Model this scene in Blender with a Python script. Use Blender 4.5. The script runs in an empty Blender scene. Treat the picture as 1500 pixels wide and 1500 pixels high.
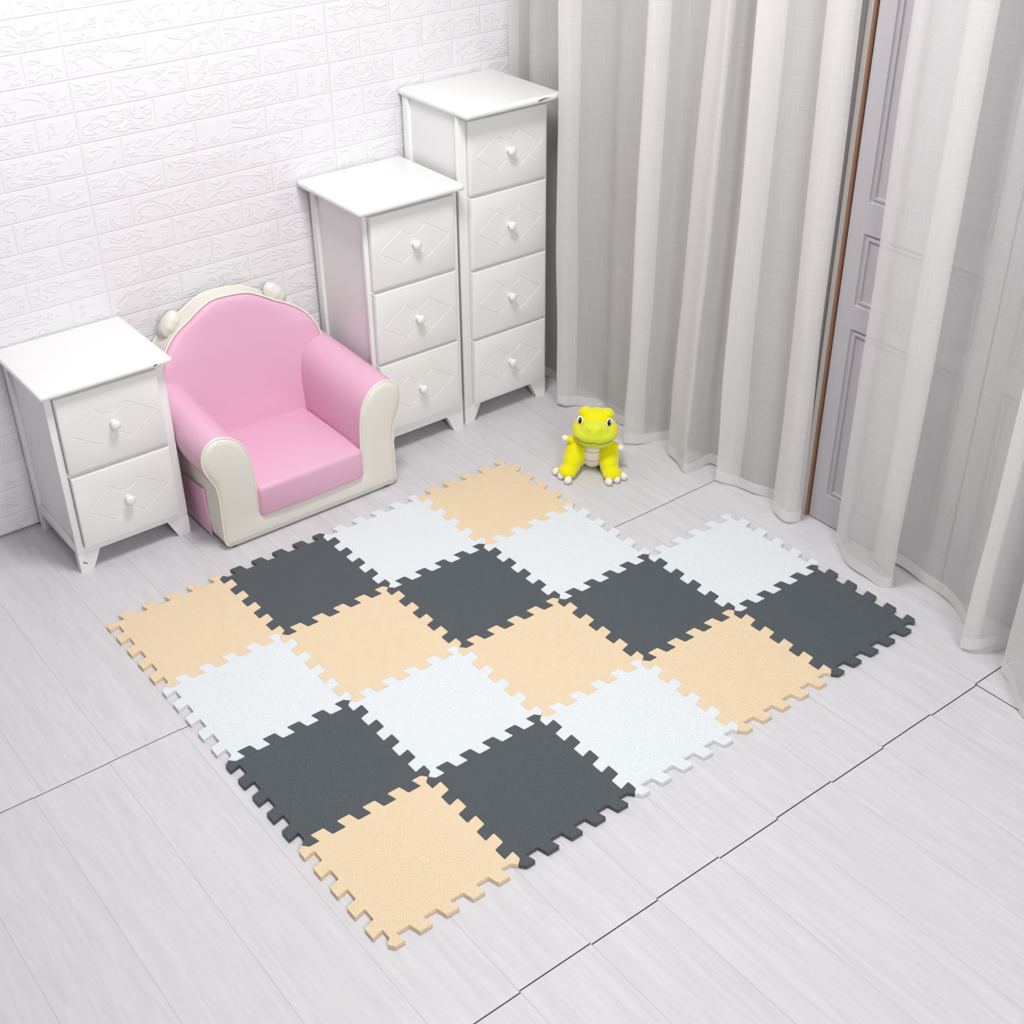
import bpy, bmesh, math, random
from mathutils import Vector, Matrix, noise
from mathutils.geometry import tessellate_polygon
random.seed(7)
PI = math.pi
SC = bpy.context.scene
COL = SC.collection

# ---------------------------------------------------------------- materials
def new_mat(name, color, rough=0.6, spec=0.5, sheen=0.0, coat=0.0):
    m = bpy.data.materials.new(name)
    m.use_nodes = True
    b = m.node_tree.nodes['Principled BSDF']
    b.inputs['Base Color'].default_value = (*color, 1)
    b.inputs['Roughness'].default_value = rough
    b.inputs['Specular IOR Level'].default_value = spec
    b.inputs['Sheen Weight'].default_value = sheen
    b.inputs['Coat Weight'].default_value = coat
    b.inputs['Coat Roughness'].default_value = 0.15
    return m

def nd(m, t, **kw):
    n = m.node_tree.nodes.new(t)
    for k, v in kw.items():
        setattr(n, k, v)
    return n

def lk(m, a, b):
    m.node_tree.links.new(a, b)

def mth(m, op, a, b=None, c=None, clamp=False):
    n = nd(m, 'ShaderNodeMath', operation=op)
    n.use_clamp = clamp
    for i, v in enumerate((a, b, c)):
        if v is None:
            continue
        if isinstance(v, (int, float)):
            n.inputs[i].default_value = v
        else:
            lk(m, v, n.inputs[i])
    return n.outputs[0]

def mixc(m, fac, a, b):
    n = nd(m, 'ShaderNodeMix', data_type='RGBA')
    if isinstance(fac, (int, float)):
        n.inputs[0].default_value = fac
    else:
        lk(m, fac, n.inputs[0])
    for i, v in ((6, a), (7, b)):
        if isinstance(v, tuple):
            n.inputs[i].default_value = (*v, 1)
        else:
            lk(m, v, n.inputs[i])
    return n.outputs[2]

def xyz(m, out='Object'):
    tc = nd(m, 'ShaderNodeTexCoord')
    s = nd(m, 'ShaderNodeSeparateXYZ')
    lk(m, tc.outputs[out], s.inputs[0])
    return tc.outputs[out], s.outputs[0], s.outputs[1], s.outputs[2]

def mapped(m, vec, scale):
    mp = nd(m, 'ShaderNodeMapping')
    mp.inputs['Scale'].default_value = scale
    lk(m, vec, mp.inputs[0])
    return mp.outputs[0]

def noise_tex(m, vec, scale, detail=3, dist=0.0, rough=0.5):
    n = nd(m, 'ShaderNodeTexNoise')
    n.inputs['Scale'].default_value = scale
    n.inputs['Detail'].default_value = detail
    n.inputs['Distortion'].default_value = dist
    n.inputs['Roughness'].default_value = rough
    lk(m, vec, n.inputs['Vector'])
    return n.outputs[0]

def bump(m, h, strength, dist):
    b = nd(m, 'ShaderNodeBump')
    b.inputs['Strength'].default_value = strength
    b.inputs['Distance'].default_value = dist
    lk(m, h, b.inputs['Height'])
    lk(m, b.outputs[0], m.node_tree.nodes['Principled BSDF'].inputs['Normal'])

def mrange(m, v, a, b, c=0.0, d=1.0):
    n = nd(m, 'ShaderNodeMapRange')
    lk(m, v, n.inputs[0])
    for i, x in enumerate((a, b, c, d)):
        n.inputs[i + 1].default_value = x
    return n.outputs[0]

# painted white wood
M_white = new_mat('white_paint', (0.80, 0.795, 0.79), 0.32, 0.5)
v, x, y, z = xyz(M_white)
bump(M_white, noise_tex(M_white, mapped(M_white, v, (30, 30, 30)), 1.0, 3), 0.12, 0.004)
M_knob = new_mat('white_knob', (0.82, 0.815, 0.80), 0.2, 0.5)
M_chip = new_mat('chipped_wood', (0.20, 0.10, 0.035), 0.8)
M_chipd = new_mat('dark_scuff', (0.05, 0.045, 0.045), 0.8)

# foam mats
def foam(name, col):
    m = new_mat(name, col, 0.62, 0.35)
    v, x, y, z = xyz(m)
    k = PI / 0.0033
    row = mth(m, 'ABSOLUTE', mth(m, 'SINE', mth(m, 'MULTIPLY', y, k)))
    par = mth(m, 'FLOOR', mth(m, 'MULTIPLY', y, 1 / 0.0033))
    off = mth(m, 'MULTIPLY', mth(m, 'FLOORED_MODULO', par, 2.0), 0.0022)
    colm = mth(m, 'ABSOLUTE', mth(m, 'SINE', mth(m, 'MULTIPLY', mth(m, 'ADD', x, off), PI / 0.0044)))
    h = mth(m, 'MULTIPLY', mth(m, 'POWER', row, 0.5), mth(m, 'POWER', colm, 0.5))
    bump(m, h, 0.8, 0.0018)
    return m
M_beige = foam('beige_foam', (0.90, 0.715, 0.485))
M_wfoam = foam('white_foam', (0.84, 0.885, 0.905))
M_dark = foam('charcoal_foam', (0.090, 0.106, 0.118))

# leatherette
def leather(name, col, rough=0.42):
    m = new_mat(name, col, rough, 0.4)
    v, x, y, z = xyz(m)
    n1 = noise_tex(m, v, 350, 2)
    n2 = noise_tex(m, v, 9, 2)
    bump(m, mth(m, 'ADD', mth(m, 'MULTIPLY', n1, 0.06), n2), 0.35, 0.006)
    return m
M_pink = leather('pink_leatherette', (0.74, 0.425, 0.565))
M_cream = leather('cream_leatherette', (0.755, 0.73, 0.665))
M_pipe = new_mat('cream_piping', (0.82, 0.78, 0.66), 0.45)
M_foot = new_mat('black_plastic', (0.03, 0.03, 0.03), 0.5)

# plush
def plush(name, col):
    m = new_mat(name, col, 0.9, 0.15, 0.35)
    v, x, y, z = xyz(m)
    bump(m, noise_tex(m, v, 500, 3), 0.35, 0.002)
    return m
M_yel = plush('yellow_plush', (0.79, 0.735, 0.0))
M_lime = plush('lime_plush', (0.68, 0.75, 0.03))
M_pwhite = plush('white_plush', (0.85, 0.80, 0.76))
M_eyew = new_mat('eye_white', (0.85, 0.85, 0.85), 0.25)
M_eyeb = new_mat('eye_black', (0.01, 0.008, 0.008), 0.1)
M_thread = new_mat('dark_thread', (0.10, 0.08, 0.02), 0.8)
M_bthread = new_mat('brown_thread', (0.42, 0.22, 0.10), 0.8)

# floor: pale wood planks running along y
M_floor = new_mat('pale_plank_floor', (0.6, 0.6, 0.6), 0.5, 0.3)
def build_floor():
    m = M_floor
    v, x, y, z = xyz(m)
    # field: 0 beyond the far seam, 1 middle, 2 in front of the near seam
    far = mth(m, 'GREATER_THAN', y, -0.438)
    xo = mth(m, 'ADD', x, mth(m, 'MULTIPLY', far, -0.02))
    u = mth(m, 'DIVIDE', mth(m, 'SUBTRACT', xo, 0.130), 0.1632)
    cell = mth(m, 'FLOOR', u)
    fr = mth(m, 'FRACT', u)
    jog = mth(m, 'MULTIPLY', mth(m, 'FLOORED_MODULO', cell, 2.0), mrange(m, y, -1.0, -0.6, 0.0035, 0.0012))
    ys = mth(m, 'ADD', y, jog)
    def line(c, w):
        d = mth(m, 'ABSOLUTE', mth(m, 'SUBTRACT', ys, c))
        return mth(m, 'LESS_THAN', d, w)
    seam = mth(m, 'MAXIMUM', line(-1.418, 0.0014), line(-0.4405, 0.0011))
    side = mth(m, 'LESS_THAN', mth(m, 'MINIMUM', fr, mth(m, 'SUBTRACT', 1.0, fr)), 0.0038)
    dside = mth(m, 'MULTIPLY', mth(m, 'LESS_THAN', mth(m, 'ABSOLUTE', mth(m, 'SUBTRACT', x, 1.434)), 0.0014),
                mth(m, 'MULTIPLY', mth(m, 'LESS_THAN', y, -1.418), mth(m, 'GREATER_THAN', y, -1.56)))
    # grain
    cmb = nd(m, 'ShaderNodeCombineXYZ')
    lk(m, mth(m, 'MULTIPLY', x, 55), cmb.inputs[0])
    lk(m, mth(m, 'MULTIPLY', y, 4.0), cmb.inputs[1])
    lk(m, mth(m, 'ADD', mth(m, 'MULTIPLY', cell, 7.3), mth(m, 'MULTIPLY', far, 3.1)), cmb.inputs[2])
    g1 = noise_tex(m, cmb.outputs[0], 1.0, 8, 1.2, 0.62)
    cmb2 = nd(m, 'ShaderNodeCombineXYZ')
    lk(m, mth(m, 'MULTIPLY', x, 12), cmb2.inputs[0])
    lk(m, mth(m, 'MULTIPLY', y, 2.2), cmb2.inputs[1])
    lk(m, mth(m, 'MULTIPLY', cell, 3.7), cmb2.inputs[2])
    g2 = noise_tex(m, cmb2.outputs[0], 1.0, 4, 0.8)
    cmb3 = nd(m, 'ShaderNodeCombineXYZ')
    lk(m, mth(m, 'MULTIPLY', x, 160), cmb3.inputs[0])
    lk(m, mth(m, 'MULTIPLY', y, 9), cmb3.inputs[1])
    g3 = noise_tex(m, cmb3.outputs[0], 1.0, 4, 0.6, 0.7)
    c = mixc(m, mrange(m, g1, 0.35, 0.68), (0.565, 0.555, 0.572), (0.640, 0.632, 0.652))
    c = mixc(m, mrange(m, g2, 0.35, 0.75, 0.0, 0.30), c, (0.60, 0.565, 0.56))
    c = mixc(m, mrange(m, g3, 0.55, 0.75, 0.0, 0.30), c, (0.50, 0.49, 0.50))
    c = mixc(m, mth(m, 'MULTIPLY', side, 0.38), c, (0.18, 0.17, 0.17))
    c = mixc(m, mth(m, 'MAXIMUM', seam, dside), c, (0.025, 0.025, 0.025))
    lk(m, c, m.node_tree.nodes['Principled BSDF'].inputs['Base Color'])
    h = mth(m, 'SUBTRACT', mth(m, 'MULTIPLY', g3, 0.25), mth(m, 'MAXIMUM', seam, side))
    bump(m, h, 0.25, 0.001)
build_floor()

# white foam brick wall
M_brick = new_mat('white_foam_brick', (0.785, 0.77, 0.787), 0.40, 0.4)
def build_brick():
    m = M_brick
    v, x, y, z = xyz(m)
    t = mth(m, 'DIVIDE', mth(m, 'SUBTRACT', x, 0.335 - 7.0), 0.70)
    pu = mth(m, 'MULTIPLY', mth(m, 'FRACT', t), 0.70)            # 0..0.7 inside a panel
    r = mth(m, 'DIVIDE', mth(m, 'SUBTRACT', z, 0.814 - 0.0758 * 20), 0.0758)
    ri = mth(m, 'FLOOR', r)
    rf = mth(m, 'MULTIPLY', mth(m, 'FRACT', r), 0.0758)
    odd = mth(m, 'FLOORED_MODULO', ri, 2.0)                        # row 1.197-1.269 -> index 25 -> odd: starts with half
    b = mth(m, 'DIVIDE', mth(m, 'ADD', pu, mth(m, 'MULTIPLY', odd, 0.10)), 0.20)
    bi = mth(m, 'FLOOR', b)
    bf = mth(m, 'MULTIPLY', mth(m, 'FRACT', b), 0.20)
    bw = mth(m, 'MINIMUM', bf, mth(m, 'SUBTRACT', 0.20, bf))
    bw = mth(m, 'MINIMUM', bw, mth(m, 'MINIMUM', pu, mth(m, 'SUBTRACT', 0.70, pu)))
    rw = mth(m, 'MINIMUM', rf, mth(m, 'SUBTRACT', 0.0758, rf))
    edge = mth(m, 'MINIMUM', mth(m, 'MULTIPLY', bw, 1.0), rw)
    groove = mrange(m, edge, 0.0008, 0.0026)                        # narrow pressed joint
    inner = mrange(m, edge, 0.006, 0.012)
    cmb = nd(m, 'ShaderNodeCombineXYZ')
    lk(m, mth(m, 'MULTIPLY', pu, 15.0), cmb.inputs[0])
    lk(m, mth(m, 'MULTIPLY', mth(m, 'FLOORED_MODULO', r, 10.0), 2.2), cmb.inputs[1])
    lk(m, mth(m, 'ADD', mth(m, 'MULTIPLY', mth(m, 'FLOORED_MODULO', ri, 10.0), 5.1), mth(m, 'MULTIPLY', bi, 2.3)), cmb.inputs[2])
    n1 = noise_tex(m, cmb.outputs[0], 0.8, 2.5, 1.3, 0.5)
    rg = mth(m, 'ABSOLUTE', mth(m, 'SINE', mth(m, 'MULTIPLY', n1, 15.0)))
    n2 = noise_tex(m, cmb.outputs[0], 2.6, 4, 1.0)
    crum = mth(m, 'ADD', mth(m, 'MULTIPLY', mth(m, 'POWER', mth(m, 'SUBTRACT', 1.0, rg), 3.0), 0.55), mth(m, 'MULTIPLY', n2, 0.35))
    seam = mth(m, 'GREATER_THAN', mth(m, 'MINIMUM', pu, mth(m, 'SUBTRACT', 0.70, pu)), 0.0008)
    h = mth(m, 'ADD', mth(m, 'MULTIPLY', groove, 0.5), mth(m, 'MULTIPLY', mth(m, 'MULTIPLY', inner, crum), 1.0))
    h = mth(m, 'ADD', h, mth(m, 'MULTIPLY', seam, 0.7))
    bump(m, h, 0.62, 0.0034)
build_brick()

# door, plain wall, trims
M_door = new_mat('grey_door_paint', (0.45, 0.43, 0.455), 0.35, 0.4)
M_wall = new_mat('grey_wall_paint', (0.30, 0.285, 0.29), 0.7)
M_ceil = new_mat('ceiling_paint', (0.45, 0.45, 0.45), 0.8)
for mm in (M_door, M_wall, M_ceil):
    v, x, y, z = xyz(mm)
    bump(mm, noise_tex(mm, v, 60, 3), 0.1, 0.002)
M_brown = new_mat('brown_wood_edge', (0.30, 0.15, 0.09), 0.5)
M_jamb = new_mat('beige_jamb', (0.52, 0.49, 0.46), 0.5)
for mm in (M_brown, M_jamb):
    v, x, y, z = xyz(mm)
    bump(mm, noise_tex(mm, mapped(mm, v, (200, 200, 12)), 1, 3), 0.2, 0.001)

# sheer curtain cloth
def cloth(name, col, alpha, transl):
    m = bpy.data.materials.new(name)
    m.use_nodes = True
    nt = m.node_tree
    nt.nodes.remove(nt.nodes['Principled BSDF'])
    out = [n for n in nt.nodes if n.type == 'OUTPUT_MATERIAL'][0]
    v, x, y, z = xyz(m, 'UV')
    wv = mth(m, 'SINE', mth(m, 'MULTIPLY', x, 2 * PI / 0.0030))
    wh = mth(m, 'SINE', mth(m, 'MULTIPLY', y, 2 * PI / 0.0030))
    cm = nd(m, 'ShaderNodeCombineXYZ')
    lk(m, mth(m, 'MULTIPLY', x, 480), cm.inputs[0]); lk(m, mth(m, 'MULTIPLY', y, 7), cm.inputs[1])
    s1 = noise_tex(m, cm.outputs[0], 1.0, 3)
    cm2 = nd(m, 'ShaderNodeCombineXYZ')
    lk(m, mth(m, 'MULTIPLY', x, 9), cm2.inputs[0]); lk(m, mth(m, 'MULTIPLY', y, 480), cm2.inputs[1])
    s2 = noise_tex(m, cm2.outputs[0], 1.0, 3)
    slub = mth(m, 'MAXIMUM', mrange(m, s1, 0.50, 0.80), mrange(m, s2, 0.50, 0.80))
    weave = mth(m, 'MULTIPLY', mth(m, 'ADD', wv, wh), 0.25)
    d = nd(m, 'ShaderNodeBsdfDiffuse')
    t = nd(m, 'ShaderNodeBsdfTranslucent')
    c = mixc(m, slub, col, tuple(min(1, q * 1.05) for q in col))
    lk(m, c, d.inputs[0]); lk(m, c, t.inputs[0])
    tr = nd(m, 'ShaderNodeBsdfTransparent')
    mx = nd(m, 'ShaderNodeMixShader'); mx.inputs[0].default_value = transl
    lk(m, d.outputs[0], mx.inputs[1]); lk(m, t.outputs[0], mx.inputs[2])
    mx2 = nd(m, 'ShaderNodeMixShader')
    a = mth(m, 'ADD', mth(m, 'MULTIPLY', slub, 0.07), alpha)
    a = mth(m, 'ADD', a, mth(m, 'MULTIPLY', weave, 0.12), clamp=True)
    lk(m, a, mx2.inputs[0])
    lk(m, tr.outputs[0], mx2.inputs[1]); lk(m, mx.outputs[0], mx2.inputs[2])
    lk(m, mx2.outputs[0], out.inputs[0])
    return m
M_sheer = cloth('sheer_curtain_cloth', (0.87, 0.855, 0.845), 0.58, 0.30)
M_hem = cloth('curtain_hem_cloth', (0.84, 0.825, 0.81), 0.90, 0.25)

# ---------------------------------------------------------------- helpers
def link(name, bm, mat, parent=None, smooth=None, loc=None):
    me = bpy.data.meshes.new(name)
    bmesh.ops.recalc_face_normals(bm, faces=bm.faces[:])
    bm.to_mesh(me); bm.free()
    me.materials.append(mat)
    if smooth is not None:
        me.shade_smooth()
        if smooth < 179:
            me.set_sharp_from_angle(angle=math.radians(smooth))
    o = bpy.data.objects.new(name, me)
    COL.objects.link(o)
    if loc is not None:
        o.location = loc
    if parent is not None:
        o.parent = parent
    return o

def empty(name, loc, label, cat, group=None, rz=0.0):
    o = bpy.data.objects.new(name, None)
    o.empty_display_size = 0.05
    COL.objects.link(o)
    o.location = loc; o.rotation_euler = (0, 0, rz)
    o['label'] = label; o['category'] = cat
    if group: o['group'] = group
    return o

def box(bm, x0, x1, y0, y1, z0, z1, bev=0.0, seg=2):
    r = bmesh.ops.create_cube(bm, size=1.0)
    vs = r['verts']
    for v in vs:
        v.co = Vector(((x0 + x1) / 2 + v.co.x * (x1 - x0), (y0 + y1) / 2 + v.co.y * (y1 - y0), (z0 + z1) / 2 + v.co.z * (z1 - z0)))
    if bev > 0:
        es = list({e for v in vs for e in v.link_edges})
        bmesh.ops.bevel(bm, geom=es, offset=bev, segments=seg, profile=0.5, affect='EDGES')
    return vs

def nbox(*a, **k):
    bm = bmesh.new(); box(bm, *a, **k); return bm

def fillet(pts, r, n=3):
    out = []
    N = len(pts)
    for i in range(N):
        p0, p1, p2 = Vector(pts[i - 1]), Vector(pts[i]), Vector(pts[(i + 1) % N])
        a = (p0 - p1); b = (p2 - p1)
        la, lb = a.length, b.length
        a.normalize(); b.normalize()
        d = min(r, la * 0.45, lb * 0.45)
        if a.dot(b) < -0.995:
            out.append(p1); continue
        s, e = p1 + a * d, p1 + b * d
        for k in range(n + 1):
            t = k / n
            out.append(s * (1 - t) ** 2 + p1 * 2 * t * (1 - t) + e * t * t)
    return out

def offset_poly(pts, d):
    """offset a CCW polygon inward by d"""
    out = []
    N = len(pts)
    for i in range(N):
        p0, p1, p2 = Vector(pts[i - 1]), Vector(pts[i]), Vector(pts[(i + 1) % N])
        e1 = (p1 - p0).normalized(); e2 = (p2 - p1).normalized()
        n1 = Vector((-e1.y, e1.x)); n2 = Vector((-e2.y, e2.x))
        b = (n1 + n2)
        if b.length < 1e-6: b = n1
        b.normalize()
        k = d / max(0.5, b.dot(n1))
        out.append(p1 + b * k)
    return out

def sweep_loops(bm, loops, closed=True, cap0=False, cap1=False):
    vl = [[bm.verts.new(p) for p in l] for l in loops]
    n = len(vl[0])
    rng = n if closed else n - 1
    for a, b in zip(vl[:-1], vl[1:]):
        for i in range(rng):
            j = (i + 1) % n
            try: bm.faces.new((a[i], a[j], b[j], b[i]))
            except ValueError: pass
    for flag, l in ((cap0, vl[0]), (cap1, vl[-1])):
        if flag:
            tris = tessellate_polygon([[v.co for v in l]])
            for t in tris:
                try: bm.faces.new([l[k] for k in t])
                except ValueError: pass
    return vl

def catmull(pts, n=6, closed=False):
    P = [Vector(p) for p in pts]
    out = []
    N = len(P)
    R = range(N) if closed else range(N - 1)
    for i in R:
        if closed:
            a, b, c, d = P[i - 1], P[i], P[(i + 1) % N], P[(i + 2) % N]
        else:
            a = P[max(i - 1, 0)]; b = P[i]; c = P[i + 1]; d = P[min(i + 2, N - 1)]
        for k in range(n):
            t = k / n
            out.append(0.5 * ((2 * b) + (c - a) * t + (2 * a - 5 * b + 4 * c - d) * t * t + (3 * b - a - 3 * c + d) * t ** 3))
    if not closed: out.append(P[-1])
    return out

def tube(bm, pts, r, closed=False, n=8):
    P = [Vector(p) for p in pts]
    N = len(P); rings = []
    up = None
    for i in range(N):
        if closed: t = P[(i + 1) % N] - P[i - 1]
        else: t = P[min(i + 1, N - 1)] - P[max(i - 1, 0)]
        t.normalize()
        if up is None:
            up = Vector((0, 0, 1)) if abs(t.z) < 0.9 else Vector((1, 0, 0))
        s = t.cross(up).normalized(); up = s.cross(t).normalized()
        rr = r(i / (N - 1)) if callable(r) else r
        rings.append([P[i] + (s * math.cos(a) + up * math.sin(a)) * rr for a in [2 * PI * k / n for k in range(n)]])
    if closed: rings.append(rings[0])
    if closed:
        vl = [[bm.verts.new(p) for p in l] for l in rings[:-1]]; vl.append(vl[0])
        for a, b in zip(vl[:-1], vl[1:]):
            for i in range(n):
                j = (i + 1) % n
                bm.faces.new((a[i], a[j], b[j], b[i]))
    else:
        sweep_loops(bm, rings, True, True, True)

def ellipsoid(bm, c, r, rot=None, u=24, v=16):
    m = Matrix.Translation(c)
    if rot is not None: m = m @ rot
    m = m @ Matrix.Diagonal((*r, 1))
    bmesh.ops.create_uvsphere(bm, u_segments=u, v_segments=v, radius=1.0, matrix=m)

def lathe(bm, prof, axis_o, axis='y', n=24):
    """prof: (radius, distance along -y)"""
    loops = []
    for r, d in prof:
        loops.append([Vector((axis_o[0] + r * math.cos(2 * PI * k / n), axis_o[1] - d, axis_o[2] + r * math.sin(2 * PI * k / n))) for k in range(n)])
    sweep_loops(bm, loops, True, True, True)

# ---------------------------------------------------------------- room
def structure(o):
    o['kind'] = 'structure'; return o
WY = 0.530     # face of the brick wall
DX = 1.668     # face of the doors
structure(link('floor', nbox(-3.2, 1.9, -4.2, 0.61, -0.05, 0.0), M_floor))
bm = bmesh.new()
box(bm, -3.2, 1.9, WY, WY + 0.03, 0.008, 2.60)      # foam layer, ends just above the floor
box(bm, -3.2, 1.9, WY + 0.03, WY + 0.08, 0.0, 2.60)
structure(link('wall_left', bm, M_brick))
bm = bmesh.new()
box(bm, DX + 0.004, DX + 0.10, -0.700, WY, 0.0, 2.60)
structure(link('wall_right', bm, M_wall))
bm = bmesh.new()
box(bm, DX + 0.004, DX + 0.10, -4.2, -2.005, 0.0, 2.60)
box(bm, DX + 0.045, DX + 0.10, -2.005, -0.700, 0.0, 2.60)  # unseen backing added behind the doors to block world light at the gaps
box(bm, DX + 0.004, DX + 0.05, -2.005, -0.700, 2.11, 2.60)
structure(link('wall_right', bm, M_wall))
structure(link('ceiling', nbox(-3.2, 1.9, -4.2, 0.60, 2.60, 2.65), M_ceil))
# jamb beside the doors: pale board with a brown wooden edge
j = structure(link('trim_1', nbox(DX - 0.006, DX + 0.02, -0.7135, -0.699, 0.0, 2.6, bev=0.001), M_jamb))
e = link('trim_2', nbox(DX - 0.007, DX + 0.02, -0.7185, -0.7137, 0.0, 2.6, bev=0.0015), M_brown)
structure(e)

def door_leaf(name, y0, y1, xo):
    """a panelled leaf lying in the plane x = DX, from y0 down to y1"""
    X = DX + xo
    st = 0.046
    rows = [(0.088, 0.567), (0.627, 0.809), (0.883, 1.95)]
    loops = [[(y0, 0.004), (y1, 0.004), (y1, 2.10), (y0, 2.10)]]
    holes = [[(y0 - st, a), (y1 + st, a), (y1 + st, b), (y0 - st, b)] for a, b in rows]
    bm = bmesh.new()
    polys = [[Vector((p[0], p[1], 0)) for p in l] for l in loops + holes]
    flat = [p for l in polys for p in l]
    vs = [bm.verts.new((X, p.x, p.y)) for p in flat]
    for t in tessellate_polygon(polys):
        bm.faces.new([vs[k] for k in t])
    # back and rim
    rim = [[(X, *p) for p in loops[0]], [(X + 0.035, *p) for p in loops[0]]]
    sweep_loops(bm, rim, True, False, True)
    def rect(y0_, y1_, z0_, z1_, d):
        return [Vector((X + d, y0_, z0_)), Vector((X + d, y1_, z0_)), Vector((X + d, y1_, z1_)), Vector((X + d, y0_, z1_))]
    for a, b in rows:
        L = []
        for ins, d in ((0, 0), (0.0015, 0.005), (0.006, 0.007), (0.0075, 0.0035), (0.014, 0.002), (0.016, 0.0075), (0.030, 0.0085), (0.050, 0.002), (0.052, 0.002)):
            L.append(rect(y0 - st - ins, y1 + st + ins, a + ins, b - ins, d))
        sweep_loops(bm, L, True, False, True)
    bmesh.ops.remove_doubles(bm, verts=bm.verts[:], dist=1e-5)
    return structure(link(name, bm, M_door, smooth=25))
door_leaf('door_1', -0.724, -1.144, 0.0)
door_leaf('door_2', -1.149, -1.569, 0.0)
door_leaf('door_3', -1.574, -1.994, 0.0)

# ---------------------------------------------------------------- curtains
def curtain(name, hem, lean, z0, label, ztop=2.50):
    root = empty(name, (hem[len(hem) // 2][0], hem[len(hem) // 2][1], 0.0), label, 'curtain', 'sheer curtains over the doors')
    P = catmull([(p[0], p[1], 0) for p in hem], 7)
    S = [0.0]
    for a, b in zip(P[:-1], P[1:]): S.append(S[-1] + (b - a).length)
    rl = root.location
    def lift(i):
        s = S[i]
        q = P[i]
        base = z0 + 0.004 * math.sin(s * 17) + 0.003 * math.sin(s * 41)
        for (cy, w, h) in LIFTS:
            base += h * math.exp(-((q.y - cy) / w) ** 2)
        return base
    def pos(i, z):
        q = P[i]
        dy = 0.0
        for (cy, w, k) in lean:
            dy += k * math.exp(-((q.y - cy) / w) ** 2)
        f = min(z, 1.5)
        s = S[i]
        wob = 0.0022 * math.sin(9 * z + s * 12) + 0.0018 * math.sin(17 * z + s * 31) * max(0, 1 - z)
        x = q.x + wob * (1 - 0.5 * min(1, z))
        x = min(x, DX - 0.010)
        return Vector((x, q.y - dy * f + 0.002 * math.sin(6 * z + s * 23), z)) - rl
    def strip(zs, mat, nm, off=0.0):
        bm = bmesh.new(); uv = bm.loops.layers.uv.new('UVMap')
        rows = []
        for f in zs:
            row = []
            for i in range(len(P)):
                zz = f(lift(i))
                p = pos(i, zz)
                row.append(bm.verts.new(p + Vector((off, 0, 0))))
            rows.append(row)
        for k in range(len(rows) - 1):
            for i in range(len(P) - 1):
                fc = bm.faces.new((rows[k][i], rows[k][i + 1], rows[k + 1][i + 1], rows[k + 1][i]))
                idx = ((k, i), (k, i + 1), (k + 1, i + 1), (k + 1, i))
                for lp, (a, b) in zip(fc.loops, idx):
                    lp[uv].uv = (S[b], rows[a][b].co.z)
        return link(nm, bm, mat, root, 180)
    hh = 0.032
    zs = [lambda b: b + hh] + [(lambda b, t=t: b + hh + (ztop - b - hh) * t) for t in [0.015, .03, .05, .07, .09, .12, .15, .18, .21, .24, .27, .3, .34, .38, .42, .46, .5, .55, .6, .7, .85, 1.0]]
    strip(zs, M_sheer, 'cloth')
    strip([lambda b: b, lambda b: b + hh * .5, lambda b: b + hh], M_hem, 'hem')
    return root

LIFTS = [(-1.36, 0.035, 0.006)]
hemA = [(1.625, .520), (1.648, .480), (1.650, .44), (1.612, .405), (1.598, .37), (1.630, .34), (1.632, .30), (1.610, .25), (1.600, .20), (1.602, .165), (1.585, .150), (1.555, .158), (1.531, .172),
        (1.543, .144), (1.578, .132), (1.603, .101), (1.612, .055), (1.600, .005), (1.608, -.050), (1.622, -.105), (1.610, -.136), (1.575, -.126), (1.552, -.120), (1.537, -.132), (1.556, -.156), (1.590, -.168),
        (1.630, -.180), (1.655, -.200), (1.656, -.245), (1.645, -.280), (1.618, -.274), (1.590, -.254), (1.574, -.306), (1.560, -.354), (1.580, -.366), (1.612, -.368), (1.650, -.372),
        (1.656, -.410), (1.655, -.465), (1.638, -.495), (1.612, -.468), (1.593, -.445), (1.602, -.472), (1.615, -.50), (1.626, -.553), (1.645, -.585), (1.656, -.615), (1.656, -.665), (1.650, -.700), (1.640, -.700), (1.632, -.672), (1.618, -.644), (1.592, -.684), (1.588, -.712),
        (1.610, -.726), (1.633, -.722), (1.640, -.708)]
LEAN_A = [(0.17, .05, -.012), (-.135, .06, .014), (-.28, .07, .042), (-.36, .04, .012), (-.68, .08, -.018)]
curtain('curtain', hemA, LEAN_A, 0.006, 'pale sheer curtain hanging in deep folds behind the yellow plush toy')
hemB = [(1.642, -.866), (1.636, -.848), (1.616, -.858), (1.595, -.889), (1.566, -.935), (1.556, -.975), (1.556, -1.01), (1.558, -1.050), (1.578, -1.068), (1.606, -1.048), (1.628, -1.000), (1.636, -.965), (1.650, -.965), (1.655, -1.010),
        (1.656, -1.060), (1.654, -1.110), (1.645, -1.160), (1.622, -1.225), (1.590, -1.275), (1.575, -1.320), (1.555, -1.335), (1.530, -1.325), (1.508, -1.322), (1.516, -1.346), (1.540, -1.362), (1.580, -1.374), (1.602, -1.384),
        (1.606, -1.420), (1.590, -1.450), (1.549, -1.425), (1.512, -1.430), (1.488, -1.466), (1.450, -1.500), (1.424, -1.530), (1.416, -1.56), (1.430, -1.60), (1.48, -1.64), (1.52, -1.66), (1.54, -1.70), (1.50, -1.75), (1.44, -1.80), (1.43, -1.84), (1.47, -1.88), (1.53, -1.93), (1.56, -1.98)]
LEAN_B = [(-.86, .03, -.006), (-1.33, .06, .01)]
curtain('curtain', hemB, LEAN_B, 0.007, 'sheer curtain at the right edge, its folds standing out over the panelled grey doors')

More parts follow.
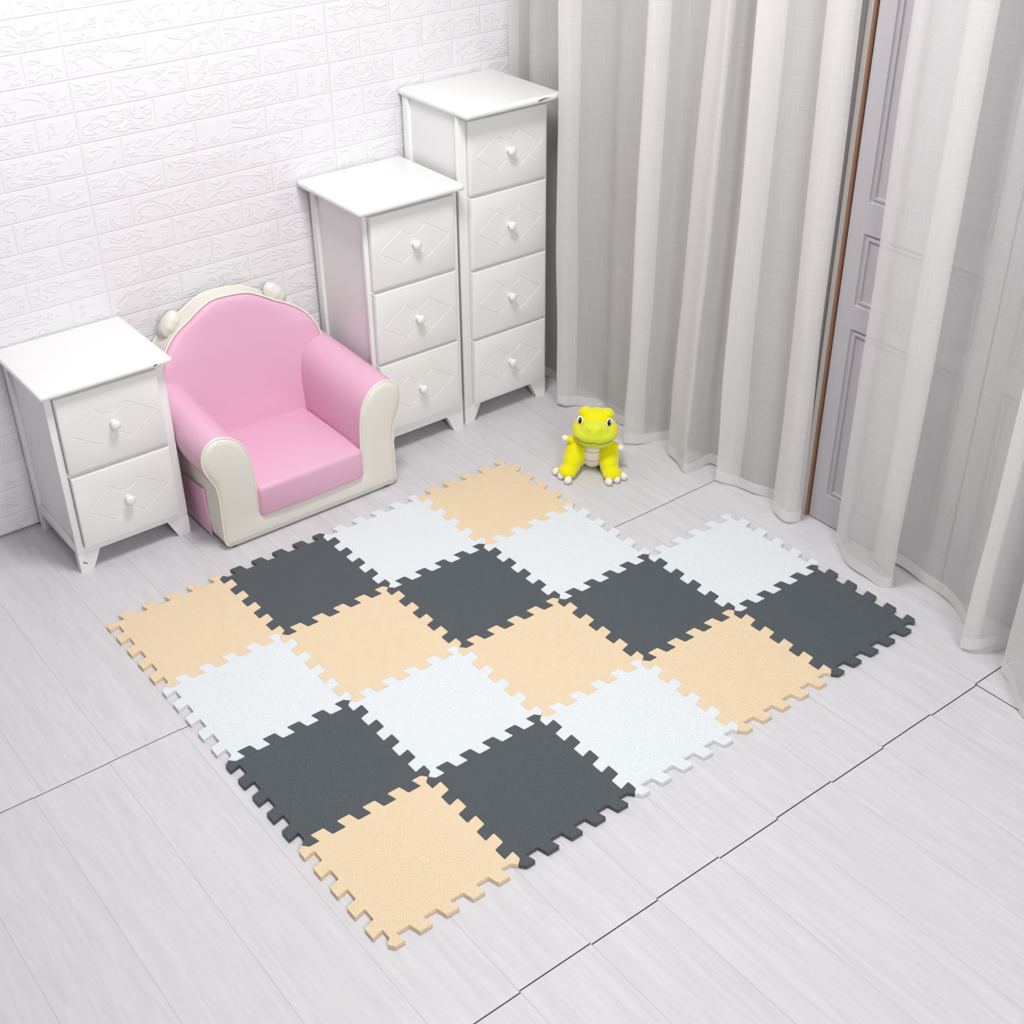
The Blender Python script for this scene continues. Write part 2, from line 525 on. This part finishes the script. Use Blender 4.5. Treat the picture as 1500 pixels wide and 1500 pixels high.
# ---------------------------------------------------------------- foam mats
L = 0.300
T = 0.010
def tile_outline():
    h, d, c, ch = 0.041, 0.0105, 0.034, 0.041
    e = [(0.0, 0.0), (c, -ch)]
    for k in range(1, 10):
        if k % 2: e += [(0.1 * k + d, -h), (0.1 * k - d, h)]
        else:     e += [(0.1 * k - d, h), (0.1 * k + d, -h)]
    e += [(1 - c, ch)]
    pts = []
    for q in range(4):
        for (x, y) in e:
            for _ in range(q):
                x, y = 1 - y, x
            pts.append((x * L, y * L))
    return pts
def tile_mesh():
    o = offset_poly(tile_outline(), 0.0002)
    f = fillet(o, 0.0024, 3)
    f2 = offset_poly(f, 0.0005)
    bm = bmesh.new()
    vl = sweep_loops(bm, [[(p.x, p.y, 0.0003) for p in f], [(p.x, p.y, T - 0.0005) for p in f], [(p.x, p.y, T) for p in f2]], True, True, True)
    return bm
ROWS = ['BDWB', 'WBDW', 'DWBDW', 'BDWBD']
FM = {'B': M_beige, 'D': M_dark, 'W': M_wfoam}
FL = {
 (0, 0): 'beige foam mat at the left corner of the play mat, nearest the small nightstand',
 (0, 1): 'charcoal foam mat on the outer edge in front of the pink armchair',
 (0, 2): 'white foam mat on the outer edge, between a charcoal mat and the topmost beige mat',
 (0, 3): 'beige foam mat at the top corner, to the left of the yellow plush toy',
 (1, 0): 'white foam mat on the left edge between a beige mat and a charcoal mat',
 (1, 1): 'beige foam mat second from the left edge, between the two leftmost charcoal mats',
 (1, 2): 'charcoal foam mat touching the bottom tip of the topmost beige mat',
 (1, 3): 'white foam mat on the far edge just below the yellow plush toy',
 (2, 0): 'charcoal foam mat on the left edge above the nearest beige mat',
 (2, 1): 'white foam mat above the nearest charcoal mat, in the middle of the play mat',
 (2, 2): 'beige foam mat at the centre, charcoal mats on two sides and white on the others',
 (2, 3): 'charcoal foam mat right of centre, meeting the inner notch of the far edge',
 (2, 4): 'white foam mat standing out at the far right, closest to the curtains',
 (3, 0): 'beige foam mat at the bottom corner, nearest the camera',
 (3, 1): 'charcoal foam mat on the lower right edge, next to the nearest beige mat',
 (3, 2): 'white foam mat on the lower right edge between a charcoal and a beige mat',
 (3, 3): 'beige foam mat on the lower right edge next to the rightmost charcoal mat',
 (3, 4): 'charcoal foam mat at the right corner of the play mat',
}
first = {}
for a, row in enumerate(ROWS):
    for b, ch in enumerate(row):
        if ch not in first:
            o = link('foam_mat', tile_mesh(), FM[ch]); first[ch] = o
        else:
            o = first[ch].copy(); COL.objects.link(o)
        o.location = (b * L, -(a + 1) * L, 0.0)
        o['label'] = FL[(a, b)]; o['category'] = 'foam mat'; o['group'] = 'interlocking foam floor mats'

# ---------------------------------------------------------------- drawer cabinets
def drawer_bm(w, h):
    """front face at y=0 (towards -y), body behind; centred in x,z"""
    bm = bmesh.new()
    t = 0.014; r = 0.004
    hw, hh = w / 2, h / 2
    def rect(i, y): return [Vector((-hw + i, y, -hh + i)), Vector((hw - i, y, -hh + i)), Vector((hw - i, y, hh - i)), Vector((-hw + i, y, hh - i))]
    k = w / 0.258
    tip, cx, cz, dip = 0.110 * k, 0.037 * k, 0.049, 0.027
    def arc(sgn, x0, x1):
        out = []
        for i in range(0, 13):
            s = i / 12
            xx = x0 + (x1 - x0) * s
            out.append((xx, sgn * (cz - (cz - dip) * math.sin(PI * s) ** 0.8)))
        return out
    motif = [(-tip, 0.0)] + arc(-1, -cx, cx) + [(tip, 0.0)] + arc(1, cx, -cx)
    g = 0.0016
    mo = offset_poly(motif, -g); mi = offset_poly(motif, g)
    front = [rect(r, 0)[k_] for k_ in range(4)]
    A = [Vector((p.x, p.z, 0)) for p in front]
    B = [Vector((p.x, p.y, 0)) for p in mo]
    flat = A + B
    vs = [bm.verts.new((p.x, 0, p.y)) for p in flat]
    for tr in tessellate_polygon([A, B]): bm.faces.new([vs[q] for q in tr])
    sweep_loops(bm, [[(p.x, 0, p.y) for p in mo], [(p[0], 0.0016, p[1]) for p in motif], [(p.x, 0, p.y) for p in mi]], True, False, True)
    sweep_loops(bm, [rect(r, 0), rect(r * 0.3, r * 0.3), rect(0, r), rect(0, t + 0.02)], True, False, True)
    bmesh.ops.remove_doubles(bm, verts=bm.verts[:], dist=1e-6)
    return bm
def knob_bm():
    bm = bmesh.new()
    lathe(bm, [(0.0090, 0.0), (0.0085, 0.002), (0.0065, 0.004), (0.0065, 0.007), (0.0098, 0.0090), (0.0124, 0.0120), (0.0130, 0.0155), (0.0118, 0.019), (0.0080, 0.0215), (0.003, 0.0225)], (0, 0, 0))
    return bm

def cabinet(name, x0, x1, yf, yb, zt, top, drawers, dx0, dx1, label, rc=0.012):
    """x0..x1, yf..yb body footprint, zt underside of the top; top=(x0,x1,y0,y1,thick)"""
    cx, cy = (x0 + x1) / 2, (yf + yb) / 2
    root = empty(name, (cx, cy, 0), label, 'drawer cabinet')
    X0, X1, F, Bk = x0 - cx, x1 - cx, yf - cy, yb - cy
    za = 0.053                       # underside of apron
    bm = bmesh.new()
    fw = 0.024
    # front board: stiles and rails
    box(bm, X0, dx0 - cx - 0.002, F, F + 0.010, za, zt, 0.0012)
    box(bm, dx1 - cx + 0.002, X1, F, F + 0.010, za, zt, 0.0012)
    zz = [za] + [q for d in drawers for q in d] + [zt]
    zs = sorted(zz)
    for i in range(0, len(zs), 2):
        box(bm, dx0 - cx - 0.003, dx1 - cx + 0.003, F + (0.0005 if i == 0 else 0.003), F + 0.02, zs[i], zs[i + 1] - 0.0015)
    # sides: framed panels
    for s, xa, xb in ((-1, X0, X0 + 0.016), (1, X1 - 0.016, X1)):
        box(bm, xa, xb, Bk - 0.026, Bk, za, zt, 0.0008)
        box(bm, xa, xb, F + 0.009, Bk - 0.024, za, za + 0.028, 0.0008)
        inn = 0.009
        box(bm, xa + (inn if s < 0 else 0.002), xb - (0.002 if s < 0 else inn), F + 0.009, Bk - 0.024, za + 0.026, zt)
    box(bm, X0 + 0.004, X1 - 0.004, Bk - 0.012, Bk - 0.001, za, zt)      # back
    box(bm, X0 + 0.01, X1 - 0.01, F + 0.018, Bk - 0.01, za + 0.004, za + 0.014)  # bottom board
    link('body', bm, M_white, root, 30)
    # four feet: tapered boards under the front and back
    for yy in (F, Bk - 0.02):
        for s in (-1, 1):
            xo = X0 if s < 0 else X1
            a = [(xo, za + 0.0), (xo, 0.0), (xo - s * 0.033, 0.0), (xo - s * 0.058, za)]
            bm = bmesh.new()
            sweep_loops(bm, [[Vector((p[0], yy, p[1])) for p in a], [Vector((p[0], yy + 0.02, p[1])) for p in a]], True, True, True)
            link('leg', bm, M_white, root)
    bm = bmesh.new()
    tx0, tx1, ty0, ty1, th = top
    pl = fillet([(tx0 - cx, ty0 - cy), (tx1 - cx, ty0 - cy), (tx1 - cx, ty1 - cy), (tx0 - cx, ty1 - cy)], rc, 6)
    rb = th * 0.5
    lo = []
    for q in range(9):
        a = -PI / 2 + PI * q / 8
        ins = rb * (1 - math.cos(a)) * 0.8
        lo.append([Vector((p.x, p.y, zt + rb + rb * math.sin(a))) for p in offset_poly(pl, ins + 1e-5)])
    sweep_loops(bm, lo, True, True, True)
    tt = link('tabletop', bm, M_white, root, 50)
    w = dx1 - dx0
    for (a, b) in drawers:
        d = link('drawer', drawer_bm(w, b - a), M_white, root, 30, loc=((dx0 + dx1) / 2 - cx, F - 0.013, (a + b) / 2))
        link('knob', knob_bm(), M_knob, d, 60, loc=(0.0, 0.0002, 0.0))
    return root, (cx, cy)

ns, c0 = cabinet('nightstand', 0.032, 0.334, 0.245, 0.515, 0.505, (0.015, 0.350, 0.215, 0.527, 0.015),
             [(0.073, 0.274), (0.287, 0.492)], 0.052, 0.311, 'low white two-drawer nightstand to the left of the pink armchair', 0.009)
c3, c1 = cabinet('chest_of_drawers', 0.930, 1.230, 0.245, 0.512, 0.740, (0.898, 1.236, 0.208, 0.524, 0.018),
             [(0.085, 0.293), (0.303, 0.508), (0.520, 0.726)], 0.945, 1.212, 'white three-drawer chest standing between the pink armchair and the tallest chest')
c4, c2 = cabinet('chest_of_drawers', 1.246, 1.554, 0.256, 0.512, 0.925, (1.240, 1.568, 0.203, 0.527, 0.018),
             [(0.064, 0.265), (0.275, 0.479), (0.490, 0.694), (0.705, 0.908)], 1.277, 1.543, 'tallest white chest with four drawers, next to the curtain')
def blob(name, pts, mat, parent, c, y, th=0.0012, flat=False):
    bm = bmesh.new()
    if flat:
        A = [Vector((p[0] - c[0], p[1] - c[1], y)) for p in pts]; B = [p + Vector((0, 0, th)) for p in A]
    else:
        A = [Vector((p[0] - c[0], y - c[1], p[1])) for p in pts]; B = [p + Vector((0, th, 0)) for p in A]
    sweep_loops(bm, [A, B], True, True, True)
    o = link(name, bm, mat, parent)
    return o
# wear marks
b1 = blob('paint_chip', [(1.478, .934), (1.486, .9325), (1.505, .9355), (1.524, .9365), (1.505, .9385), (1.488, .9372)], M_chip, c4, c2, 0.2026, 0.002)
b1['label'] = 'bare brown wood where paint has chipped'
b2 = blob('paint_chip', [(0.298, .5120), (0.304, .5108), (0.310, .5125), (0.305, .5145)], M_chipd, ns, c0, 0.2146, 0.002)
b2['label'] = 'dark chip in the white edge'
b3 = blob('paint_chip', [(0.040, 0.0285), (0.050, 0.0215), (0.0515, 0.0235), (0.043, 0.030)], M_chipd, ns, c0, 0.2446, 0.001)
b3['label'] = 'dark scratch on the front foot'

# ---------------------------------------------------------------- child's armchair
def armchair():
    CX, CY = 0.630, 0.300
    root = empty('child_armchair', (CX, CY, 0), 'small pink and cream armchair between the nightstand and the three-drawer chest', 'armchair')
    F = 0.104 - CY
    half = [(.250, .010), (.262, .022), (.264, .06), (.263, .12), (.263, .165), (.268, .198), (.281, .226), (.292, .255), (.293, .285), (.281, .310), (.258, .325), (.232, .325),
            (.205, .312), (.184, .290), (.170, .258), (.163, .215), (.160, .165), (.158, .110), (.156, .078), (.146, .064), (.120, .061), (.060, .060), (0, .060)]
    R = [Vector((p[0], p[1], 0)) for p in half]
    right = catmull(R, 4)
    left = [Vector((-p.x, p.y, 0)) for p in reversed(right[:-1])]
    outline = right + left                       # clockwise/ccw closed through the bottom
    # front panel (puffed)
    area = sum(outline[i].x * outline[(i + 1) % len(outline)].y - outline[(i + 1) % len(outline)].x * outline[i].y for i in range(len(outline)))
    if area < 0: outline.reverse()
    o2 = [Vector((p.x, p.y)) for p in outline]
    i1 = offset_poly(o2, 0.006); i2 = offset_poly(o2, 0.016)
    bm = bmesh.new()
    sweep_loops(bm, [[(p.x, F + 0.030, p.y) for p in o2], [(p.x, F + 0.002, p.y) for p in o2], [(p.x, F - 0.004, p.y) for p in i1], [(p.x, F - 0.0065, p.y) for p in i2]], True, True, True)
    link('front_panel', bm, M_cream, root, 60)
    bm = bmesh.new()
    tube(bm, [(p.x, F + 0.001, p.y) for p in o2], 0.0025, True, 8)
    pp = link('piping', bm, M_pipe, root, 180); pp['label'] = 'pale cream piping around the front'
    # armrests (pink) : top part of the profile, swept backwards, puffed slightly
    armp = [(.268, .198), (.281, .226), (.292, .255), (.293, .285), (.281, .310), (.258, .325), (.232, .325), (.205, .312), (.184, .290), (.170, .258), (.163, .215), (.160, .165), (.158, .110), (.156, .07)]
    ap = catmull([Vector((p[0], p[1], 0)) for p in armp], 4)
    apc = ap + [Vector((.20, .07, 0)), Vector((.25, .07, 0)), Vector((.255, .185, 0))]
    for s in (1, -1):
        bm = bmesh.new(); loops = []
        K = 14
        for k in range(K + 1):
            t = k / K
            yy = F + 0.008 + t * 0.345
            puff = 0.002 * math.sin(PI * min(1, t * 6) / 2) 
            rise = 0.030 * t ** 1.4
            flare = -0.002 * t
            l = []
            for p in apc:
                cxp, czp = .226, .25
                dx_, dz_ = p.x - cxp, p.y - czp
                f = 1 + puff / 0.07
                zz = czp + dz_ * f + rise * max(0.0, min(1.0, (p.y - .12) / .16))
                xx = cxp + dx_ * f
                xx += 0.004 * t * max(0.0, min(1.0, (.24 - p.x) / .06))
                xx -= 0.016 * t * t * max(0, min(1, (p.y - .12) / .18))
                l.append(Vector((s * xx, yy, max(zz, .066))))
            loops.append(l)
        sweep_loops(bm, loops, True, True, True)
        link('armrest', bm, M_pink, root, 70)
        # cream side panel
        bm = bmesh.new()
        sp = [(.262, .022), (.264, .06), (.263, .12), (.263, .165), (.268, .205), (.235, .205), (.225, .022)]
        sweep_loops(bm, [[Vector((s * p[0], F + 0.02 + t * 0.375, p[1])) for p in sp] for t in (0, 0.25, 0.5, 0.75, 1)], True, True, True)
        link('side_panel', bm, M_cream, root, 40)
        # pocket on the side
        bm = bmesh.new()
        o_ = [(F + .075, .012), (F + .275, .012), (F + .290, .12), (F + .245, .140), (F + .09, .150), (F + .083, .152)]
        A = [Vector((s * .2645, p[0], p[1])) for p in o_]; B = [Vector((s * (.2665 if p[1] < .1 else .2700), p[0], p[1])) for p in o_]
        sweep_loops(bm, [A, B], True, True, True)
        pk = link('side_pocket', bm, M_pink, root, 30)
    # base body under seat
    bm = bmesh.new(); box(bm, -.235, .235, F + 0.02, F + 0.385, 0.012, 0.072, 0.004)
    b = link('base', bm, M_cream, root, 40)
    # seat cushion
    bm = bmesh.new()
    vs = box(bm, -.1585, .1585, F - 0.012, F + 0.325, 0.064, 0.160)
    es = [e for e in bm.edges]
    bmesh.ops.bevel(bm, geom=es, offset=0.013, segments=4, profile=0.5, affect='EDGES')
    bmesh.ops.subdivide_edges(bm, edges=[e for e in bm.edges if e.calc_length() > 0.08], cuts=8, use_grid_fill=True)
    for v in bm.verts:
        if v.co.z > 0.15:
            u = v.co.x / .16; w = (v.co.y - (F + .155)) / .17
            v.co.z += 0.008 * max(0, (1 - u * u)) * max(0, (1 - w * w))
        if v.co.z > 0.10 and v.co.y < F + 0.06:
            v.co.z -= 0.006 * (1 - (v.co.y - (F - .012)) / .072)
        v.co.y -= 0.003 * (1 if v.co.y < F else 0) * max(0, 1 - (v.co.x / .16) ** 2)
    link('seat_cushion', bm, M_pink, root, 60)
    # backrest: camel-back outline
    bk = [(.246, .10), (.246, .20), (.243, .290), (.238, .345), (.230, .380), (.214, .410), (.190, .434), (.160, .454), (.125, .472), (.088, .495), (.050, .513), (0, .520)]
    rr = catmull([Vector((p[0], p[1], 0)) for p in bk], 4)
    ll = [Vector((-p.x, p.y, 0)) for p in reversed(rr[:-1])]
    # the left shoulder is fuller in the photo
    ll = [Vector((p.x, p.y + (0.012 * math.sin(PI * min(1, max(0, (-p.x) / .24))) if p.y > .37 else 0), 0)) for p in ll]
    ol = [Vector((p.x, p.y)) for p in rr + ll]
    ar = sum(ol[i].x * ol[(i + 1) % len(ol)].y - ol[(i + 1) % len(ol)].x * ol[i].y for i in range(len(ol)))
    if ar < 0: ol.reverse()
    def yf(z): return F + 0.296 + 0.045 * max(0.0, (z - .16)) / .36
    # pink front: grid between horizontal rows for a curved, dished surface
    def dish(x, z):
        u = min(1, abs(x) / .25)
        return 0.020 * (u ** 2.2) * (1.0 if z < .40 else max(0.0, 1 - (z - .40) / .06))
    bm = bmesh.new()
    rings = []
    for ins, dy in ((0.0, 0.010), (0.0015, 0.004), (0.005, 0.000), (0.012, -0.003), (0.03, -0.004), (0.06, -0.004), (0.10, -0.003), (0.15, -0.002)):
        q = []
        for p in ol:
            c = Vector((0, .29))
            d = (p - c); ln = d.length
            f = max(0.02, (ln - ins * (ln / .2 if ins > .02 else 1)) / ln)
            pp_ = c + d * f
            q.append(Vector((pp_.x, yf(pp_.y) + dy - dish(pp_.x, pp_.y), pp_.y)))
        rings.append(q)
    back = [Vector((p.x, yf(p.y) + 0.02, p.y)) for p in ol]
    sweep_loops(bm, [back] + rings, True, True, True)
    link('backrest', bm, M_pink, root, 60)
    oo = offset_poly(ol, -0.0035)
    bm = bmesh.new()
    pts = [(p.x, yf(p.y) + 0.008 - dish(p.x, p.y), p.y) for p in oo if p.y > .20]
    # start the open tube at the right end: rotate list at the biggest gap
    gap = max(range(len(pts)), key=lambda i: (Vector(pts[i]) - Vector(pts[i - 1])).length)
    pts = pts[gap:] + pts[:gap]
    tube(bm, pts, 0.0026, False, 8)
    link('piping', bm, M_pipe, root, 180)
    bm = bmesh.new()
    ob = offset_poly(ol, -0.004)
    ob = [Vector((p.x, max(p.y, .012))) for p in ob]
    obx = []
    for p in ob: obx.append(Vector((p.x, p.y if p.y > .15 else .012)))
    b3_ = offset_poly(ob, 0.004)
    YB = 0.505 - CY
    sweep_loops(bm, [[Vector((p.x, yf(p.y) + 0.012 - (0.6 * dish(p.x, p.y)), p.y if p.y > .12 else .012)) for p in ob],
                     [Vector((p.x, (yf(p.y) + YB) / 2, p.y if p.y > .12 else .012)) for p in ob],
                     [Vector((p.x, YB - 0.002, p.y if p.y > .12 else .012)) for p in ob],
                     [Vector((p.x, YB + 0.001, p.y if p.y > .12 else .014)) for p in b3_]], True, True, True)
    link('back_panel', bm, M_cream, root, 50)
    bm = bmesh.new()
    pts = [(p.x, YB, p.y) for p in offset_poly(ob, -0.001) if p.y > .20]
    gap = max(range(len(pts)), key=lambda i: (Vector(pts[i]) - Vector(pts[i - 1])).length)
    pts = pts[gap:] + pts[:gap]
    tube(bm, pts, 0.0028, False, 8)
    link('piping', bm, M_pipe, root, 180)
    # round gathered knobs behind the shoulders
    for (kx, kz) in ((-.168, .478), (.145, .480)):
        bm = bmesh.new(); n = 48; loops = []
        ax = Vector((math.copysign(.75, kx), 0, .66)).normalized()
        for r, d in ((.014, -.030), (.020, -.026), (.031, -.014), (.035, 0.0), (.033, .014), (.023, .024), (.008, .028)):
            l = []
            for k in range(n):
                a = 2 * PI * k / n
                rp = r * (1 + 0.035 * math.sin(9 * a) * (1 if r > .01 else 0))
                side = Vector((0, 1, 0)); u2 = ax.cross(side)
                rp *= 1.12
                l.append(Vector((kx, 0.478 - CY, kz)) + ax * d * .8 + side * (rp * .62 * math.cos(a)) + u2 * (rp * math.sin(a)))
            loops.append(l)
        sweep_loops(bm, loops, True, True, True)
        link('back_knob', bm, M_cream, root, 80)
    for sx in (-1, 1):
        for yy in (F + .02, F + .35):
            bm = bmesh.new(); lathe_z = []
            for r, zz in ((.014, 0.0), (.016, .003), (.016, .014)):
                lathe_z.append([Vector((sx * .236 + r * math.cos(2 * PI * k / 16), yy + r * math.sin(2 * PI * k / 16), zz)) for k in range(16)])
            sweep_loops(bm, lathe_z, True, True, True)
            link('foot', bm, M_foot, root, 60)
armchair()

# ---------------------------------------------------------------- plush dinosaur
def remeshed(name, bm, mat, parent, vox=0.0025, it=6):
    o = link(name, bm, mat, None)
    md = o.modifiers.new('r', 'REMESH'); md.mode = 'VOXEL'; md.voxel_size = vox; md.use_smooth_shade = True
    ms = o.modifiers.new('s', 'SMOOTH'); ms.factor = 0.5; ms.iterations = it
    dg = bpy.context.evaluated_depsgraph_get()
    me = bpy.data.meshes.new_from_object(o.evaluated_get(dg))
    o.modifiers.clear()
    old = o.data; o.data = me
    bpy.data.meshes.remove(old)
    if not me.materials: me.materials.append(mat)
    me.shade_smooth()
    o.parent = parent
    return o

def toy():
    # local frame: faces -y, sits on the floor
    root = empty('plush_dinosaur', (1.366, -0.185, 0), 'bright yellow plush baby dinosaur sitting on the floor in front of the curtain', 'plush toy', rz=math.radians(-44))
    H = Matrix.Translation((.0055, .020, .131)) @ Matrix.Rotation(math.radians(-25), 4, 'X') @ Matrix.Rotation(math.radians(2), 4, 'Y')
    def hp(x, y, z): return H @ Vector((x, y, z))
    def hell(bm, c, r, rot=None, u=24, v=16):
        m = H @ Matrix.Translation(c)
        if rot is not None: m = m @ rot
        bmesh.ops.create_uvsphere(bm, u_segments=u, v_segments=v, radius=1.0, matrix=m @ Matrix.Diagonal((*r, 1)))
    bm = bmesh.new()
    ellipsoid(bm, (0, .036, .046), (.046, .046, .046))                      # belly
    ellipsoid(bm, (.002, .036, .080), (.036, .034, .040))                     # chest
    tube(bm, catmull([(0, .05, .035), (0, .09, .026), (0.01, .125, .020), (.02, .15, .014)], 5), lambda t: .028 * (1 - t) + .008, n=16)
    # skull
    hell(bm, (0, .004, .010), (.054, .050, .046))
    hell(bm, (0, .000, -.016), (.056, .046, .036))
    for s in (-1, 1):
        hell(bm, (s * .030, -.008, .038), (.0205, .024, .0190))              # brow bumps
        hell(bm, (s * .0345, -.008, -.008), (.0300, .034, .036))             # cheeks
        tube(bm, catmull([(s * .028, .018, .088), (s * .052, .012, .090 if s < 0 else .080), (s * .073, .010, .096 if s < 0 else .075)], 4), lambda t: .0135 - .003 * t, n=12)
        ellipsoid(bm, (s * .046 - .002, .016, .044), (.033, .042, .043))
        ellipsoid(bm, (s * .052 - .004, -.010, .034), (.027, .036, .030))
        fx, fy, fa = ((-.067, -.042, -.95) if s < 0 else (.0585, -.042, .74))
        ellipsoid(bm, (fx, fy, .020), (.0285, .026, .0195), Matrix.Rotation(fa, 4, 'Z'))
        ellipsoid(bm, (fx * .86, fy * .5, .024), (.026, .028, .023))
    remeshed('body', bm, M_yel, root, 0.0026, 6)
    # muzzle with a raised bridge
    bm = bmesh.new()
    hell(bm, (0, -.034, -.0215), (.0560, .036, .0265))
    hell(bm, (0, -.038, -.008), (.0420, .036, .0290))
    for s in (-1, 1): hell(bm, (s * .012, -.066, -.002), (.0115, .010, .009))
    mz = remeshed('muzzle', bm, M_lime, root, 0.0024, 6); mz['label'] = 'lime green muzzle'
    bm = bmesh.new()
    hell(bm, (0, -.022, -.0400), (.0440, .032, .0175))
    remeshed('jaw', bm, M_lime, root, 0.0025, 3)
    def muz(x, z):
        a = 1 - (x / .0560) ** 2 - ((z + .0215) / .0265) ** 2
        return -.034 - .036 * math.sqrt(max(a, 0.0))
    pts = []
    for i in range(33):
        t = -1 + 2 * i / 32
        x = t * .0505
        zz = -.0430 + .0130 * abs(t) ** 3 + (.0030 * (1 - abs(t) * 5) if abs(t) < 1 / 5 else 0)
        pts.append(hp(x, muz(x, zz) - .0003, zz))
    bm = bmesh.new(); tube(bm, pts, .00085, False, 6)
    link('mouth', bm, M_thread, root, 180)
    # belly patch
    bm = bmesh.new()
    nx, nz = 12, 24
    rows = []
    def surf(x, z):
        y1 = y2 = 9
        a = 1 - (x / .046) ** 2 - ((z - .046) / .046) ** 2
        if a > 0: y1 = .036 - .046 * math.sqrt(a)
        a = 1 - ((x - .002) / .036) ** 2 - ((z - .080) / .040) ** 2
        if a > 0: y2 = .036 - .034 * math.sqrt(a)
        k = .006
        h = max(k - abs(y1 - y2), 0) / k
        return min(y1, y2, .02) - h * h * k * .25
    for j_ in range(nz + 1):
        z_ = .006 + (.104 - .006) * j_ / nz
        wdt = .0250 - .004 * abs(j_ / nz - .45)
        if j_ < 4: wdt *= (.55 + .11 * j_)
        rows.append([Vector((wdt * (-1 + 2 * i / nx), surf(wdt * (-1 + 2 * i / nx), z_) - .0028 + .0035 * abs(-1 + 2 * i / nx) ** 6, z_)) for i in range(nx + 1)])
    sweep_loops(bm, rows, False)
    bl = link('belly', bm, M_pwhite, root, 180); bl['label'] = 'white belly patch'
    md = bl.modifiers.new('t', 'SOLIDIFY'); md.thickness = .004; md.offset = -1
    for zc in (.040, .066, .090):
        bm = bmesh.new()
        tube(bm, [(-.0225 + .045 * i / 14, surf(-.0225 + .045 * i / 14, zc - .002 * math.sin(PI * i / 14)) - .0031, zc - .002 * math.sin(PI * i / 14)) for i in range(15)], .0007, False, 6)
        link('seam', bm, M_bthread, bl, 180)
    for s in (-1, 1):
        m = H @ Matrix.Translation((s * .0405 - .002, -.0385, .0185)) @ Matrix.Rotation(s * .55, 4, 'Z')
        bm = bmesh.new(); ellipsoid(bm, (0, 0, 0), (.0098, .0050, .0128), Matrix.Rotation(s * .15, 4, 'Y'))
        e_ = link('eye', bm, M_eyew, root, 180); e_.matrix_local = m
        bm = bmesh.new(); ellipsoid(bm, (0, 0, 0), (.0058, .0035, .0095))
        link('pupil', bm, M_eyeb, e_, 180, loc=(-s * .0024, -.0036, -.0004))
        bm = bmesh.new(); ellipsoid(bm, (0, 0, 0), (.0014, .001, .0022))
        link('eye_glint', bm, M_eyew, e_, 180, loc=(-s * .0006, -.0068, .003))
        bm = bmesh.new(); ellipsoid(bm, (0, 0, 0), (.0100, .0085, .0095), None, 16, 12)
        link('hand_tip', bm, M_pwhite, root, 180, loc=(s * .078, .009, .097 if s < 0 else .074))
    for (tx, ty, a) in ((-.1020, -.0330, -.95), (-.0850, -.0550, -.9), (-.0650, -.0790, -.6), (.0525, -.0750, .5), (.0738, -.0600, .8), (.0925, -.0420, .9)):
        bm = bmesh.new(); ellipsoid(bm, (0, 0, 0), (.0106, .0125, .0112), Matrix.Rotation(a, 4, 'Z'), 16, 12)
        link('toe', bm, M_pwhite, root, 180, loc=(tx * .965, ty * .965, .0114))
    bm = bmesh.new(); tube(bm, [hp(*p) for p in catmull([(0, .01, .054), (-.002, .006, .060), (.004, .002, .064), (.010, .002, .064)], 5)], .0007, False, 6)
    link('thread_loop', bm, M_pwhite, root, 180)
toy()

# ---------------------------------------------------------------- lights
def area(name, loc, target, size, size_y, power, col=(1, 1, 1)):
    l = bpy.data.lights.new(name, 'AREA'); l.shape = 'RECTANGLE'; l.size = size; l.size_y = size_y
    l.energy = power; l.color = col
    o = bpy.data.objects.new(name, l); COL.objects.link(o)
    o.location = loc
    o.rotation_euler = (Vector(target) - Vector(loc)).to_track_quat('-Z', 'Y').to_euler()
    return o
area('ceiling_lamp', (0.50, -0.60, 2.56), (0.50, -0.60, 0), 0.5, 0.5, 40, (1.0, 0.99, 0.985))
area('softbox', (-0.1, -3.4, 2.2), (1.4, 0.2, 1.1), 1.0, 1.0, 58, (0.98, 0.985, 1.0))
w = bpy.data.worlds.new('World'); SC.world = w; w.use_nodes = True
w.node_tree.nodes['Background'].inputs[0].default_value = (0.96, 0.97, 1.0, 1)
w.node_tree.nodes['Background'].inputs[1].default_value = 0.22

# ---------------------------------------------------------------- camera
cam = bpy.data.cameras.new('camera'); co = bpy.data.objects.new('camera', cam); COL.objects.link(co)
cam.sensor_width = 36; cam.sensor_fit = 'HORIZONTAL'; cam.lens = 1931.946 / 1500 * 36
cam.clip_start = 0.05; cam.clip_end = 50
R = Matrix(((0.7875790028029014, -0.6161717033566638, -0.00719349195696134),
            (-0.34206420642461294, -0.4274504691574488, -0.8368262514406303),
            (0.5125537952518615, 0.6615274207465814, -0.5474212989766551)))
M = Matrix((R[0], -R[1], -R[2])).transposed().to_4x4()
M.translation = Vector((-0.76954672, -2.56995822, 1.95104848))
co.matrix_world = M
SC.camera = co
SC.view_settings.view_transform = 'Standard'
SC.view_settings.look = 'None'
SC.view_settings.exposure = 0.02
SC.view_settings.gamma = 1.0
SC.view_settings.use_curve_mapping = False
